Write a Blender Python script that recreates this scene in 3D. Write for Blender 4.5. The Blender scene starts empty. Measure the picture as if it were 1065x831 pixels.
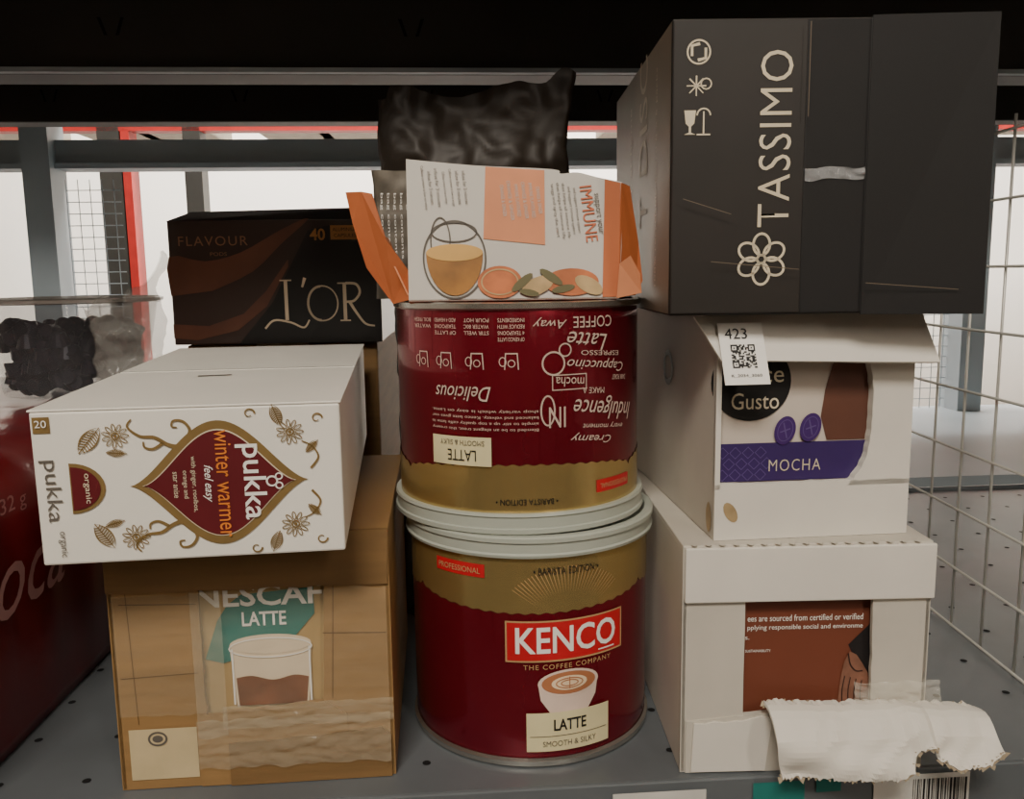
import bpy,bmesh,math,random
from mathutils import Matrix,Vector,noise
random.seed(4)
S=bpy.context.scene
COL=S.collection
# ---------------------------------------------------------------- materials
def lin(c):
    c=c/255.0
    return c/12.92 if c<=.04045 else ((c+.055)/1.055)**2.4
MC={}
def mat(name,rgb,rough=.6,metal=0.0,var=.15,scale=30,bump=0.0,coat=0.0,spec=.4,rgb2=None,stretch=(1,1,1),detail=6):
    if name in MC: return MC[name]
    m=bpy.data.materials.new(name); m.use_nodes=True
    nt=m.node_tree; b=nt.nodes['Principled BSDF']
    c=[lin(v) for v in rgb]
    c2=[lin(v) for v in rgb2] if rgb2 else [v*(1-var) for v in c]
    tc=nt.nodes.new('ShaderNodeTexCoord'); mp=nt.nodes.new('ShaderNodeMapping')
    mp.inputs['Scale'].default_value=stretch
    n=nt.nodes.new('ShaderNodeTexNoise'); n.inputs['Scale'].default_value=scale; n.inputs['Detail'].default_value=detail
    r=nt.nodes.new('ShaderNodeValToRGB'); r.color_ramp.elements[0].position=.35; r.color_ramp.elements[1].position=.65
    r.color_ramp.elements[0].color=(*c2,1); r.color_ramp.elements[1].color=(*c,1)
    nt.links.new(tc.outputs['Object'],mp.inputs['Vector']); nt.links.new(mp.outputs[0],n.inputs['Vector'])
    nt.links.new(n.outputs['Fac'],r.inputs[0]); nt.links.new(r.outputs[0],b.inputs['Base Color'])
    b.inputs['Roughness'].default_value=rough; b.inputs['Metallic'].default_value=metal
    b.inputs['Specular IOR Level'].default_value=spec
    b.inputs['Coat Weight'].default_value=coat
    if bump>0:
        bp=nt.nodes.new('ShaderNodeBump'); bp.inputs['Strength'].default_value=bump; bp.inputs['Distance'].default_value=.002
        nt.links.new(n.outputs['Fac'],bp.inputs['Height']); nt.links.new(bp.outputs[0],b.inputs['Normal'])
    MC[name]=m; return m
def film(name,rgb,trans=.7,rough=.12,scale=60,bump=.5):
    m=bpy.data.materials.new(name); m.use_nodes=True; nt=m.node_tree
    b=nt.nodes['Principled BSDF']; out=nt.nodes['Material Output']
    b.inputs['Base Color'].default_value=(*[lin(v) for v in rgb],1); b.inputs['Roughness'].default_value=rough
    t=nt.nodes.new('ShaderNodeBsdfTransparent'); mx=nt.nodes.new('ShaderNodeMixShader')
    n=nt.nodes.new('ShaderNodeTexNoise'); n.inputs['Scale'].default_value=scale
    tc=nt.nodes.new('ShaderNodeTexCoord'); nt.links.new(tc.outputs['Object'],n.inputs['Vector'])
    bp=nt.nodes.new('ShaderNodeBump'); bp.inputs['Strength'].default_value=bump; bp.inputs['Distance'].default_value=.004
    nt.links.new(n.outputs['Fac'],bp.inputs['Height']); nt.links.new(bp.outputs[0],b.inputs['Normal'])
    mx.inputs[0].default_value=trans
    nt.links.new(b.outputs[0],mx.inputs[1]); nt.links.new(t.outputs[0],mx.inputs[2]); nt.links.new(mx.outputs[0],out.inputs[0])
    return m
WHITE=mat('white_board',(214,208,197),.65,0,.07,18)
WHITE2=mat('white_board_shell',(192,185,172),.75,0,.12,14,bump=.15)
RAW=mat('raw_grey_board',(176,160,134),.9,0,.25,60,bump=.3)
BROWN=mat('corrugated_brown',(150,116,72),.6,0,.2,8,stretch=(1,1,14),bump=.15)
BROWN_D=mat('corrugated_brown_dark',(124,94,56),.7,0,.2,10,stretch=(1,1,14),bump=.1)
BLACKB=mat('black_board',(38,33,29),.5,0,.2,20)
BLACKC=mat('black_board_matte',(24,22,21),.7,0,.1,20)
CREAM=mat('cream_ink',(214,200,172),.6)
WINK=mat('white_ink',(232,228,220),.6,0,.03)
GINK=mat('grey_ink',(95,88,80),.7)
BINK=mat('black_ink',(22,20,20),.5)
GOLDINK=mat('gold_ink',(124,100,58),.5,0,.15,60)
MAROON=mat('maroon_ink',(92,22,28),.5,0,.1)
ORANGEINK=mat('orange_ink',(222,128,50),.5)
TEAL=mat('teal_ink',(36,116,108),.5)
STEEL=mat('shelf_steel',(108,113,116),.4,.25,.2,9,bump=.05)
STEELD=mat('shelf_steel_dark',(66,64,60),.5,.2,.2,9)
STEELL=mat('shelf_steel_pale',(165,176,182),.5,.0,.1,5)
DARK=mat('dark_void',(12,12,12),.9)
# ---------------------------------------------------------------- helpers
def root(name,loc=(0,0,0),rz=0,rx=0,ry=0):
    e=bpy.data.objects.new(name,None); e.empty_display_size=.02; COL.objects.link(e)
    e.location=loc; e.rotation_euler=(math.radians(rx),math.radians(ry),math.radians(rz)); return e
def finish(name,bm,m,parent,bevel=0,smooth=False,recalc=True,M=None,bend=None):
    if bend:
        R=bend
        xs=[v.co.x for v in bm.verts]
        x=min(xs)+.003
        while x<max(xs):
            g=bm.verts[:]+bm.edges[:]+bm.faces[:]
            bmesh.ops.bisect_plane(bm,geom=g,plane_co=(x,0,0),plane_no=(1,0,0)); x+=.003
        for v in bm.verts:
            a=v.co.x/R; rr=R-v.co.y
            v.co=Vector((rr*math.sin(a),-rr*math.cos(a),v.co.z))
    if M is not None: bmesh.ops.transform(bm,matrix=M,verts=bm.verts)
    if recalc: bmesh.ops.recalc_face_normals(bm,faces=bm.faces)
    me=bpy.data.meshes.new(name); bm.to_mesh(me); bm.free()
    if smooth:
        for p in me.polygons: p.use_smooth=True
    o=bpy.data.objects.new(name,me); COL.objects.link(o); me.materials.append(m)
    if parent: o.parent=parent
    if bevel:
        b=o.modifiers.new('bev','BEVEL'); b.width=bevel; b.segments=2; b.limit_method='ANGLE'
    return o
def boxm(name,x0,x1,y0,y1,z0,z1,m,parent=None,bevel=0,M=None):
    bm=bmesh.new(); bmesh.ops.create_cube(bm,size=1)
    for v in bm.verts:
        v.co=Vector(((x0+x1)/2+v.co.x*(x1-x0),(y0+y1)/2+v.co.y*(y1-y0),(z0+z1)/2+v.co.z*(z1-z0)))
    return finish(name,bm,m,parent,bevel,M=M)
def prism(name,poly,y0,y1,m,parent,bevel=0,M=None):
    bm=bmesh.new()
    a=[bm.verts.new((x,y0,z)) for x,z in poly]; b=[bm.verts.new((x,y1,z)) for x,z in poly]
    bm.faces.new(a); bm.faces.new(b[::-1])
    for i in range(len(a)):
        j=(i+1)%len(a); bm.faces.new((a[i],b[i],b[j],a[j]))
    return finish(name,bm,m,parent,bevel,M=M)
def decal(name,polys,m,parent,y=-.0005,M=None,bend=None):
    bm=bmesh.new()
    for p in polys:
        if len(p)>=3: bm.faces.new([bm.verts.new((x,y,z)) for x,z in p])
    if bend: bmesh.ops.triangulate(bm,faces=bm.faces)
    return finish(name,bm,m,parent,M=M,bend=bend,recalc=False)
def rect(x0,x1,z0,z1): return [(x0,z0),(x1,z0),(x1,z1),(x0,z1)]
def ell(cx,cz,rx,rz,n=28,rot=0,a0=0,a1=2*math.pi):
    o=[]
    for i in range(n):
        a=a0+(a1-a0)*i/(n if abs(a1-a0-2*math.pi)<1e-6 else n-1)
        x,z=rx*math.cos(a),rz*math.sin(a)
        o.append((cx+x*math.cos(rot)-z*math.sin(rot),cz+x*math.sin(rot)+z*math.cos(rot)))
    return o
def ring(cx,cz,rx,rz,w,n=28,rot=0,a0=0,a1=2*math.pi):
    A=ell(cx,cz,rx,rz,n,rot,a0,a1); B=ell(cx,cz,rx-w,rz-w,n,rot,a0,a1)
    full=abs(a1-a0-2*math.pi)<1e-6
    return [[A[i],A[(i+1)%n],B[(i+1)%n],B[i]] for i in range(n if full else n-1)]
def smoothpts(P,k=6):
    out=[]
    for i in range(len(P)-1):
        p0=P[max(i-1,0)];p1=P[i];p2=P[i+1];p3=P[min(i+2,len(P)-1)]
        for j in range(k):
            t=j/k
            out.append(tuple(.5*((2*p1[a])+(-p0[a]+p2[a])*t+(2*p0[a]-5*p1[a]+4*p2[a]-p3[a])*t*t+(-p0[a]+3*p1[a]-3*p2[a]+p3[a])*t**3) for a in (0,1)))
    out.append(P[-1]); return out
def stroke(pts,w,taper=.6):
    n=len(pts);L=[];Rr=[]
    for i in range(n):
        a=pts[max(i-1,0)];b=pts[min(i+1,n-1)]; dx,dz=b[0]-a[0],b[1]-a[1]; l=math.hypot(dx,dz) or 1e-6
        f=w*(1-taper*i/n)/2; nx,nz=-dz/l*f,dx/l*f
        L.append((pts[i][0]+nx,pts[i][1]+nz));Rr.append((pts[i][0]-nx,pts[i][1]-nz))
    return [[L[i],Rr[i],Rr[i+1],L[i+1]] for i in range(n-1)]
def text(name,s,cx,cz,w,h,m,parent,y=-.0008,rot=0,shear=0,bold=0,M=None,bend=None,sp=1.0):
    cu=bpy.data.curves.new('t','FONT'); cu.body=s; cu.shear=shear; cu.offset=bold; cu.resolution_u=3; cu.space_character=sp
    ob=bpy.data.objects.new('t',cu); COL.objects.link(ob)
    dg=bpy.context.evaluated_depsgraph_get(); dg.update()
    me=bpy.data.meshes.new_from_object(ob.evaluated_get(dg))
    bpy.data.objects.remove(ob)
    if not me.vertices: return
    xs=[v.co.x for v in me.vertices]; ys=[v.co.y for v in me.vertices]
    x0,x1,y0,y1=min(xs),max(xs),min(ys),max(ys)
    sx=w/(x1-x0); sz=(h/(y1-y0)) if h else sx
    r=math.radians(rot)
    bm=bmesh.new(); bm.from_mesh(me); bpy.data.meshes.remove(me)
    for v in bm.verts:
        a=(v.co.x-(x0+x1)/2)*sx; b=(v.co.y-(y0+y1)/2)*sz
        v.co=Vector((cx+a*math.cos(r)-b*math.sin(r),y,cz+a*math.sin(r)+b*math.cos(r)))
    return finish(name,bm,m,parent,M=M,bend=bend,recalc=False)
def lathe(name,prof,m,parent,n=96,cap=True):
    bm=bmesh.new(); rings=[]
    for r,z in prof:
        rings.append([bm.verts.new((r*math.cos(2*math.pi*i/n),r*math.sin(2*math.pi*i/n),z)) for i in range(n)])
    for a,b in zip(rings,rings[1:]):
        for i in range(n): bm.faces.new((a[i],a[(i+1)%n],b[(i+1)%n],b[i]))
    if cap: bm.faces.new(rings[0][::-1]); bm.faces.new(rings[-1])
    o=finish(name,bm,m,parent,smooth=True)
    e=o.modifiers.new('es','EDGE_SPLIT'); e.split_angle=math.radians(35)
    return o
def jag(x0,z0,x1,z1,n,amp):
    o=[]
    for i in range(n+1):
        t=i/n; o.append((x0+(x1-x0)*t+random.uniform(-amp,amp)*.5,z0+(z1-z0)*t+random.uniform(-amp,amp)))
    return o
LEFT=Matrix.Rotation(-math.pi/2,4,'Z')
TOP=Matrix.Rotation(-math.pi/2,4,'X')
def pouch(name,w,h,t,m,parent,seed=0,amp=.006,top=None,nu=36,nv=40,fine=.4):
    bm=bmesh.new()
    for side in (-1,1):
        g=[]
        for j in range(nv+1):
            v=j/nv; row=[]
            for i in range(nu+1):
                u=-1+2*i/nu
                hh=h*(top(u) if top else 1)
                th=t*max(0,1-u*u)**.5*(1-.75*v**2)*.5
                p=Vector((u*w/2*(1-.08*math.sin(v*3)),side*th,v*hh))
                nn=noise.noise_vector(Vector((p.x*38+seed,p.z*38,seed*1.7)))*amp+noise.noise_vector(Vector((p.x*110+seed,p.z*110,seed)))*amp*fine
                if v>0: p+=Vector((nn.x*.6,nn.y,nn.z*.4*v))
                row.append(bm.verts.new(p))
            g.append(row)
        for j in range(nv):
            for i in range(nu): bm.faces.new((g[j][i],g[j][i+1],g[j+1][i+1],g[j+1][i]))
    bmesh.ops.remove_doubles(bm,verts=bm.verts,dist=.0004)
    return finish(name,bm,m,parent,smooth=True)
# ---------------------------------------------------------------- camera
cam=bpy.data.objects.new('camera',bpy.data.cameras.new('camera')); COL.objects.link(cam)
cam.data.lens=900/1065*36; cam.data.sensor_width=36; cam.data.clip_start=.02
cam.matrix_world=Matrix.Translation((0,0,.293))@Matrix.Rotation(math.radians(90-8.3),4,'X')@Matrix.Rotation(math.radians(-.8),4,'Z')
S.camera=cam
# ---------------------------------------------------------------- room
WALLM=mat('wall_paint',(235,232,225),.8,0,.05,2)
boxm('floor',-4,4,-2.5,5,-1.05,-1.0,mat('concrete',(130,126,120),.7,0,.2,3))
boxm('ceiling',-4,4,-2.5,5,2.4,2.45,mat('ceiling_paint',(190,186,178),.9,0,.05,2))
boxm('wall_back',-4,4,5,5.05,-1,2.4,WALLM)
boxm('wall_left',-4.05,-4,-2.5,5,-1,2.4,WALLM)
boxm('wall_right',4,4.05,-2.5,5,-1,2.4,WALLM)
boxm('wall_front',-4,4,-2.55,-2.5,-1,2.4,mat('wall_paint_front',(170,160,145),.8))
# ---------------------------------------------------------------- shelving
sh=root('shelving_unit',(.035,.464,0),rz=4)
boxm('deck',-1.3,1.3,0,.62,-.004,-.0005,STEEL,sh)
boxm('deck_front_lip',-1.3,1.3,-.002,.001,-.05,-.0008,STEEL,sh,bevel=.001)
boxm('deck_lip_return',-1.3,1.3,-.004,.012,-.055,-.05,STEEL,sh)
boxm('deck_back_lip',-1.3,1.3,.617,.62,-.05,.004,STEEL,sh)
bm=bmesh.new()
for i in range(-24,25):
    for j in range(12):
        x=i*.05+.012; yy=.03+j*.05
        vs=[bm.verts.new((x+.0026*math.cos(a*math.pi/5),yy+.0026*math.sin(a*math.pi/5),-.0001)) for a in range(10)]
        bm.faces.new(vs)
finish('deck_holes',bm,DARK,sh,recalc=False)
boxm('upper_deck',-1.3,1.3,-.01,.64,.525,.53,STEELD,sh)
boxm('upper_front_lip',-1.3,1.3,-.012,-.008,.50,.53,STEELD,sh)
boxm('upper_mid_beam',-1.3,1.3,.25,.29,.448,.525,STEELD,sh,bevel=.002)
boxm('upper_mid_beam_lip_highlight',-1.3,1.3,.243,.25,.448,.4515,STEELL,sh)  # pale steel paints the highlight along the dark beam's lower edge
boxm('upper_back_beam',-1.3,1.3,.58,.615,.468,.525,STEELD,sh,bevel=.002)
def slots(sp,off,z0):
    o=[]
    for i in range(-6,7):
        x=i*sp+off
        o.append([(x-.010,z0+.013),(x-.0075,z0+.013),(x-.003,z0),(x-.0055,z0)])
        o.append([(x+.010,z0+.013),(x+.0075,z0+.013),(x+.003,z0),(x+.0055,z0)])
    return o
decal('beam_slots',slots(.2265,-.092,.476),DARK,sh,y=.2493)
decal('back_beam_slots',slots(.209,-.09,.490),DARK,sh,y=.5793)
for i,x in enumerate((-1.25,1.25)):
    for j,yy in enumerate((.02,.58)):
        boxm('upright_%d%d'%(i,j),x-.02,x+.02,yy,yy+.04,-1.0,1.4,STEELD,sh)
LBL=mat('label_paper',(205,202,194),.6)
decal('edge_label_white',[rect(.02,.075,-.03,-.006)],LBL,sh,y=-.0032)
decal('edge_label_teal',[rect(.103,.134,-.03,-.004),rect(-.05,-.012,-.03,-.008),rect(.141,.156,-.012,-.004)],TEAL,sh,y=-.0032)
decal('barcode_label',[rect(.176,.235,-.035,-.004)],LBL,sh,y=-.0032)
bars=[];x=.2
while x<.232:
    w=random.choice([.0004,.0008,.0013]); bars.append(rect(x,x+w,-.03,-.007)); x+=w+random.choice([.0005,.0009])
decal('barcode_bars',bars,BINK,sh,y=-.0036)
# side mesh divider
bm=bmesh.new()
def wire(bm,a,b,r=.0013):
    a=Vector(a);b=Vector(b); d=(b-a); L=d.length
    q=d.to_track_quat('Z','Y').to_matrix().to_4x4()
    bmesh.ops.create_cone(bm,cap_ends=True,segments=8,radius1=r,radius2=r,depth=L,matrix=Matrix.Translation((a+b)/2)@q)
for k in range(14): wire(bm,(.36,.50+.045*k,0),(.36,.50+.045*k,.40),.0011)
for k in range(9): wire(bm,(.3585,.49,.002+.0485*k),(.3585,1.09,.002+.0485*k),.0011)
finish('wire_mesh_divider',bm,mat('wire_zinc',(190,188,180),.4,.3,.1),None,smooth=True)
# back-to-back rack behind
s2=root('shelving_unit.001',(0,1.14,0),rz=4)
boxm('deck',-2,2,0,.62,-.012,0,STEELL,s2)
boxm('deck_front_lip',-2,2,-.004,0,-.06,.004,STEELL,s2)
boxm('upper_deck',-2,2,0,.62,.60,.61,STEELD,s2)
boxm('upper_back_beam',-2,2,.58,.62,.505,.55,STEELL,s2)
boxm('upper_back_beam_return',-2,2,.57,.63,.497,.507,STEELL,s2)
for i,x in enumerate((-.83,.98,1.95,-1.95)):
    boxm('upright_%d'%i,x-.025,x+.025,.55,.62,-1,1.4,STEELL,s2)
bm=bmesh.new()
for xa,xb in ((-.80,-.70),(.66,.96)):
    x=xa
    while x<xb: wire(bm,(x,.60,0),(x,.60,.48),.0009); x+=.022
    z=.02
    while z<.48: wire(bm,(xa,.60,z),(xb,.60,z),.0009); z+=.022
finish('mesh_panels',bm,STEELL,s2)
pb=root('parcel_box',(1.16,1.28,.001),rz=4)
boxm('body',0,.5,.02,.36,0,.16,WHITE2,pb,bevel=.003); boxm('lid',-.004,.504,.016,.364,.14,.165,WHITE2,pb,bevel=.002)
# far rack in next aisle, red frame
RED=mat('rack_red',(190,45,40),.5)
s3=root('pallet_rack',(0,3.2,-1),rz=4)
boxm('beam_low',-3.2,3.2,0,.06,1.80,1.83,RED,s3); boxm('beam_high',-3.2,3.2,0,.06,2.4,2.5,RED,s3)
boxm('beam_floor',-3.2,3.2,0,.06,.5,.6,RED,s3)
for i,x in enumerate((-2.9,-1.34,.12,1.45,2.9)):
    boxm('upright_%d'%i,x-.09,x-.015,0,.08,0,3.3,STEELD,s3); boxm('post_%d'%i,x-.010,x+.018,0,.08,0,3.3,RED,s3)
boxm('upright_dark',-1.14,-1.08,0,.08,0,3.3,STEELD,s3)
for i in range(9):
    x=-3+i*.68
    bb=root('storage_carton' if i==0 else 'storage_carton.%03d'%i,(x,3.35,.84),rz=4+random.uniform(-4,4))
    boxm('body',0,.5,0,.4,0,random.uniform(.25,.4),WHITE2,bb,bevel=.005); boxm('tape',.23,.27,-.002,.402,-.0,.2,RAW,bb)
# unseen rack added behind the camera so the tins reflect dark and pale streaks
s4=root('unseen_reflection_rack',(0,-2.0,-1),rz=0)
for z in (.5,1.25,2.0): boxm('beam_%d'%int(z*100),-3,3,-.3,.0,z,z+.05,STEELD,s4)
for i in range(7):
    x=-2.7+i*.9; boxm('upright_%d'%i,x-.05,x+.05,-.05,.03,0,3.3,STEELD,s4)
    boxm('dark_crate_%d'%i,x+.12,x+.45,-.28,-.02,1.30,1.85,BLACKC,s4,bevel=.01)
    boxm('pale_crate_%d'%i,x+.5,x+.8,-.28,-.02,1.30,1.75,WHITE,s4,bevel=.01)
    boxm('low_crate_%d'%i,x+.15,x+.7,-.28,-.02,.55,1.1,BROWN_D,s4,bevel=.01)
# ---------------------------------------------------------------- coffee tins
GOLD=mat('tin_gold',(206,180,118),.26,.85,.12,6,stretch=(1,1,8))
TINRED=mat('tin_maroon',(128,20,38),.27,.65,.12,8,coat=.4)
LID=mat('lid_plastic',(168,172,160),.35,0,.05,20,spec=.6)
SILV=mat('tin_rim_steel',(190,186,178),.25,.9,.1)
CRM=mat('tin_cream_label',(216,204,160),.5)
KRED=mat('tin_red_panel',(190,30,40),.4)
PINKG=mat('tin_gold_print',(196,160,110),.5,.2)
def tin(name,loc,H,inv,rz=0):
    r=root(name,loc,rz=rz,ry=180 if inv else 0); R=.0775
    lathe('body',[(R-.004,0.002),(R-.001,0),(R+.0012,.0008),(R+.0012,.0028),(R-.0006,.004),(R-.0004,.006),(R,.009),(R,H-.018),(R-.001,H-.014),(R-.001,H-.006),(R-.01,H-.006)],TINRED,r)
    lathe('bottom_rim',[(R-.003,.0002),(R-.0005,-.0),(R+.0018,.0006),(R+.0018,.0036),(R-.0002,.0048)],SILV,r,cap=False)
    lathe('lid',[(R+.001,H-.0125),(R+.0035,H-.0127),(R+.004,H-.011),(R+.003,H-.010),(R+.003,H-.004),(R+.0042,H-.0035),(R+.0042,H-.001),(R+.003,H),(R-.001,H),(R-.003,H-.004),(R-.02,H-.004)],LID,r)
    return r,R
def gold_band(r,R,H,base,amp,off=.0004):
    bm=bmesh.new(); n=360; A=[];B=[]
    for i in range(n):
        a=2*math.pi*i/n
        zz=base+amp*(abs(math.cos(math.pi*3*a/ (2*math.pi)*1.0))**.5*1.0-.4)+.0005*math.cos(60*a)
        c,s=math.sin(a),-math.cos(a)
        A.append(bm.verts.new(((R+off)*c,(R+off)*s,zz))); B.append(bm.verts.new(((R+off)*c,(R+off)*s,H-.0125)))
    for i in range(n): bm.faces.new((A[i],A[(i+1)%n],B[(i+1)%n],B[i]))
    finish('gold_band',bm,GOLD,r,smooth=True)
H1=.143
t1,R=tin('coffee_tin',(.010,.560,0),H1,False)
gold_band(t1,R,H1,.100,-.007)
B=dict(bend=R)
decal('brand_panel',[rect(-.0150,.059,.067,.0905)],KRED,t1,y=-.0008,**B)
decal('brand_panel_border',[rect(-.0160,.060,.066,.067),rect(-.0160,.060,.0905,.0915),rect(-.016,-.015,.066,.0915),rect(.059,.060,.066,.0915)],PINKG,t1,y=-.0009,**B)
text('brand_word','KENCO',.022,.0795,.064,.0165,WINK,t1,y=-.0012,bold=.015,**B)
decal('brand_underline',[rect(.041,.053,.0687,.0695)],WINK,t1,y=-.0012,**B)
text('tagline','THE COFFEE COMPANY',.0225,.0628,.056,.0030,PINKG,t1,y=-.0008,sp=1.2,**B)
text('edition','• BARISTA EDITION •',.021,.1215,.040,.0042,BINK,t1,y=-.0012,**B)
decal('pill',[rect(-.063,-.028,.1165,.1245)],KRED,t1,y=-.0009,**B)
text('pill_text','PROFESSIONAL',-.0455,.1205,.030,.0035,PINKG,t1,y=-.0014,**B)
CUPW=mat('cup_white',(220,196,180),.5); FOAM=mat('foam_tan',(170,110,74),.5); CRM2=mat('foam_cream',(232,205,170),.5)
decal('cup_body',[[(.003,.052),(.0405,.052),(.039,.042),(.034,.034),(.029,.031),(.015,.031),(.010,.034),(.0045,.042)]],CUPW,t1,y=-.0009,**B)
decal('cup_rim',[ell(.0218,.052,.019,.0085)],CUPW,t1,y=-.0011,**B)
decal('cup_coffee',[ell(.0218,.0522,.0168,.0070)],FOAM,t1,y=-.0014,**B)
decal('cup_art',[ell(.0218,.0522,.011,.0045),],CRM2,t1,y=-.0016,**B)
decal('cup_art_lines',ring(.0218,.0522,.0085,.0034,.0007)+ring(.0218,.0522,.0055,.0022,.0007)+[rect(.0215,.0221,.0485,.056)],FOAM,t1,y=-.0018,**B)
decal('cream_label',[rect(-.004,.048,.010,.0345)],CRM,t1,y=-.0018,**B)
text('label_latte','LATTE',.022,.0265,.020,.0072,BINK,t1,y=-.0022,bold=.02,**B)
text('label_smooth','SMOOTH & SILKY',.022,.0148,.033,.0035,GINK,t1,y=-.0022,**B)
decal('label_lines',[rect(-.002,.046,.0195,.0199)],GINK,t1,y=-.0022,**B)
rays=[]
for i in range(-22,23):
    a=i*.06; rays.append([(.0215+.024*math.sin(a),.1+.02*math.cos(a)-.012),(.0215+.042*math.sin(a)-.0003,.1+.036*math.cos(a)-.012),(.0215+.042*math.sin(a)+.0003,.1+.036*math.cos(a)-.012)])
rays=[p for p in rays if all(.1<z<.127 for x,z in p)]
decal('rays',rays,PINKG,t1,y=-.0009,**B)
H2=.134
t2,R=tin('coffee_tin.001',(.004,.564,H1+H2),H2,True)
gold_band(t2,R,H2,.098,-.008)
decal('cream_label',[rect(.016,.054,.077,.094)],CRM,t2,y=-.0018,**B)
text('label_latte','LATTE',.034,.088,.018,.0065,BINK,t2,y=-.0022,**B)
text('label_smooth','SMOOTH & SILKY',.034,.0805,.028,.003,GINK,t2,y=-.0022,**B)
text('edition','• BARISTA EDITION •',-.004,.115,.036,.0034,BINK,t2,y=-.0012,**B)
decal('pill',[rect(-.079,-.048,.106,.1135)],KRED,t2,y=-.0009,**B)
text('pill_text','PROFESSIONAL',-.0635,.1098,.026,.003,PINKG,t2,y=-.0014,**B)
PW=mat('tin_pale_print',(198,176,160),.6)
text('delicious','Delicious',.034,.052,.036,.0085,PW,t2,shear=.35,**B)
for k,(s,z) in enumerate((('Blended to be an elegant treat, this creamy',.0725),('simple to stir up a top quality caffe latte in',.069),('balanced and velvety. Kenco latte gives our',.0655),('shop variety which is easy on Latte.',.062))):
    text('blurb_%d'%k,s,.022,z,.066,.0022,PW,t2,**B)
for j,(cx,ls) in enumerate(((.062,('BOIL FRESH','WATER'),),(.044,('ADD 4 HEAPED','TEASPOONS','OF LATTE')),(.024,('POUR HOT','WATER 80C','STIR WELL')),(.004,('INGREDIENTS','REDUCE WITH','4 TEASPOONS','OF KENCO LATTE')))):
    for k,s in enumerate(ls): text('step_%d%d'%(j,k),s,cx,.010+k*.0036,.015,.0022,PW,t2,**B)
    decal('icon_%d'%j,[[(cx-.0042,.038),(cx-.0036,.038),(cx-.003,.029),(cx-.0036,.029)],[(cx+.0042,.038),(cx+.0036,.038),(cx+.003,.029),(cx+.0036,.029)],rect(cx-.0036,cx+.0036,.0285,.0292)]+ring(cx,.0345,.0022,.0022,.0005,14)+ring(cx+.005,.0335,.0022,.0028,.0005,12),PW,t2,**B)
for k,(s,cx,cz,w,h,rt,sr) in enumerate((('Indulgence',-.057,.063,.050,.014,8,.3),('Creamy',-.045,.080,.03,.006,6,.3),('IN',-.022,.066,.010,.012,0,0),('MAKE A',-.046,.052,.016,.0035,4,0),('mocha',-.030,.046,.018,.0055,4,0),('Cappuccino',-.050,.037,.044,.0075,6,.3),('Latte',-.042,.023,.028,.0095,6,.35),('COFFEE',-.046,.012,.028,.0065,0,0),('Away',-.018,.012,.02,.0065,0,.35),('ESPRESSO',-.052,.0305,.03,.0028,4,0),('every moment',-.055,.0735,.034,.0035,6,.2),('DARK ROAST',-.068,.046,.014,.003,5,0))):
    text('word_%d'%k,s,cx,cz,w,h,PW,t2,rot=-rt,shear=sr,**B)
decal('word_box',[rect(-.041,-.019,.0415,.0421),rect(-.041,-.019,.0500,.0506),rect(-.041,-.0404,.0415,.0506),rect(-.0196,-.019,.0415,.0506)]+ring(-.02,.035,.007,.007,.001)+ring(-.0165,.062,.0045,.009,.001)+ring(-.027,.0275,.004,.004,.0008),PW,t2,**B)
# ---------------------------------------------------------------- tall white tea case
pk=root('tea_box',(-.235,.416,.1515),rz=7.2,rx=1.0); pk.scale=(1,1,.955)
W,D,Hh=.1485,.30,.0815
PB=mat('tea_board',(226,221,210),.55,0,.05,12)
boxm('carton',0,W,0,D,0,Hh,PB,pk,bevel=.0012)
boxm('top_flap',-.0008,W+.0008,.0,.14,Hh,Hh+.0012,PB,pk,bevel=.0004)
boxm('top_flap_rear',-.0008,W+.0008,.145,D,Hh,Hh+.0012,PB,pk,bevel=.0004)
decal('top_slot',[[(.055,.11),(.075,.112),(.075,.116),(.055,.114)],rect(0,.148,.1415,.1435)],GINK,pk,y=-(Hh+.0016),M=TOP)
def drop(cx,cz,a,b,s=1,p=1.55,n=40):
    return [(cx+(i/n*2-1)*a*s,cz+b*s*math.sin(math.pi*i/n)**p) for i in range(n+1)]
def dropd(name,cx,cz,a,b,m,y):
    polys=[];up=drop(cx,cz,a,b)
    for i in range(40):
        (x0,z0),(x1,z1)=up[i],up[i+1]
        polys.append([(x0,2*cz-z0),(x1,2*cz-z1),(x1,z1),(x0,z0)] if i not in(0,39) else ([(x0,z0),(x1,2*cz-z1),(x1,z1)] if i==0 else [(x0,2*cz-z0),(x1,z1),(x0,z0)]))
    decal(name,polys,m,pk,y=y)
dropd('drop_gold',.088,.041,.0435,.0335,GOLDINK,-.0006)
dropd('drop_line',.088,.041,.0375,.0290,CREAM,-.0009)
dropd('drop_maroon',.088,.041,.0368,.0283,MAROON,-.0012)
text('brand_big','pukka',.1035,.041,.041,.0145,WINK,pk,y=-.0016,rot=-90,bold=.01)
text('flavour','winter warmer',.0905,.0405,.058,.0078,ORANGEINK,pk,y=-.0016,rot=-90)
text('feel','feel easy',.0822,.041,.020,.0055,WINK,pk,y=-.0016,rot=-90,shear=.4)
text('d1','with ginger, rooibos,',.0755,.041,.030,.003,CREAM,pk,y=-.0016,rot=-90)
text('d2','orange and',.0712,.041,.015,.003,CREAM,pk,y=-.0016,rot=-90)
text('d3','star anise',.0668,.041,.014,.0026,CREAM,pk,y=-.0016,rot=-90)
decal('brand_swirl',ring(.1135,.041,.003,.003,.0009,20)+ring(.117,.0385,.002,.002,.0007,16)+ring(.117,.0435,.002,.002,.0007,16),WINK,pk,y=-.0016)
decal('small_drop_gold',[[(.0165,.053)]+ell(.0165,.041,.0165,.0135,16,0,math.pi/2,-math.pi/2)],GOLDINK,pk,y=-.0006)
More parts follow.
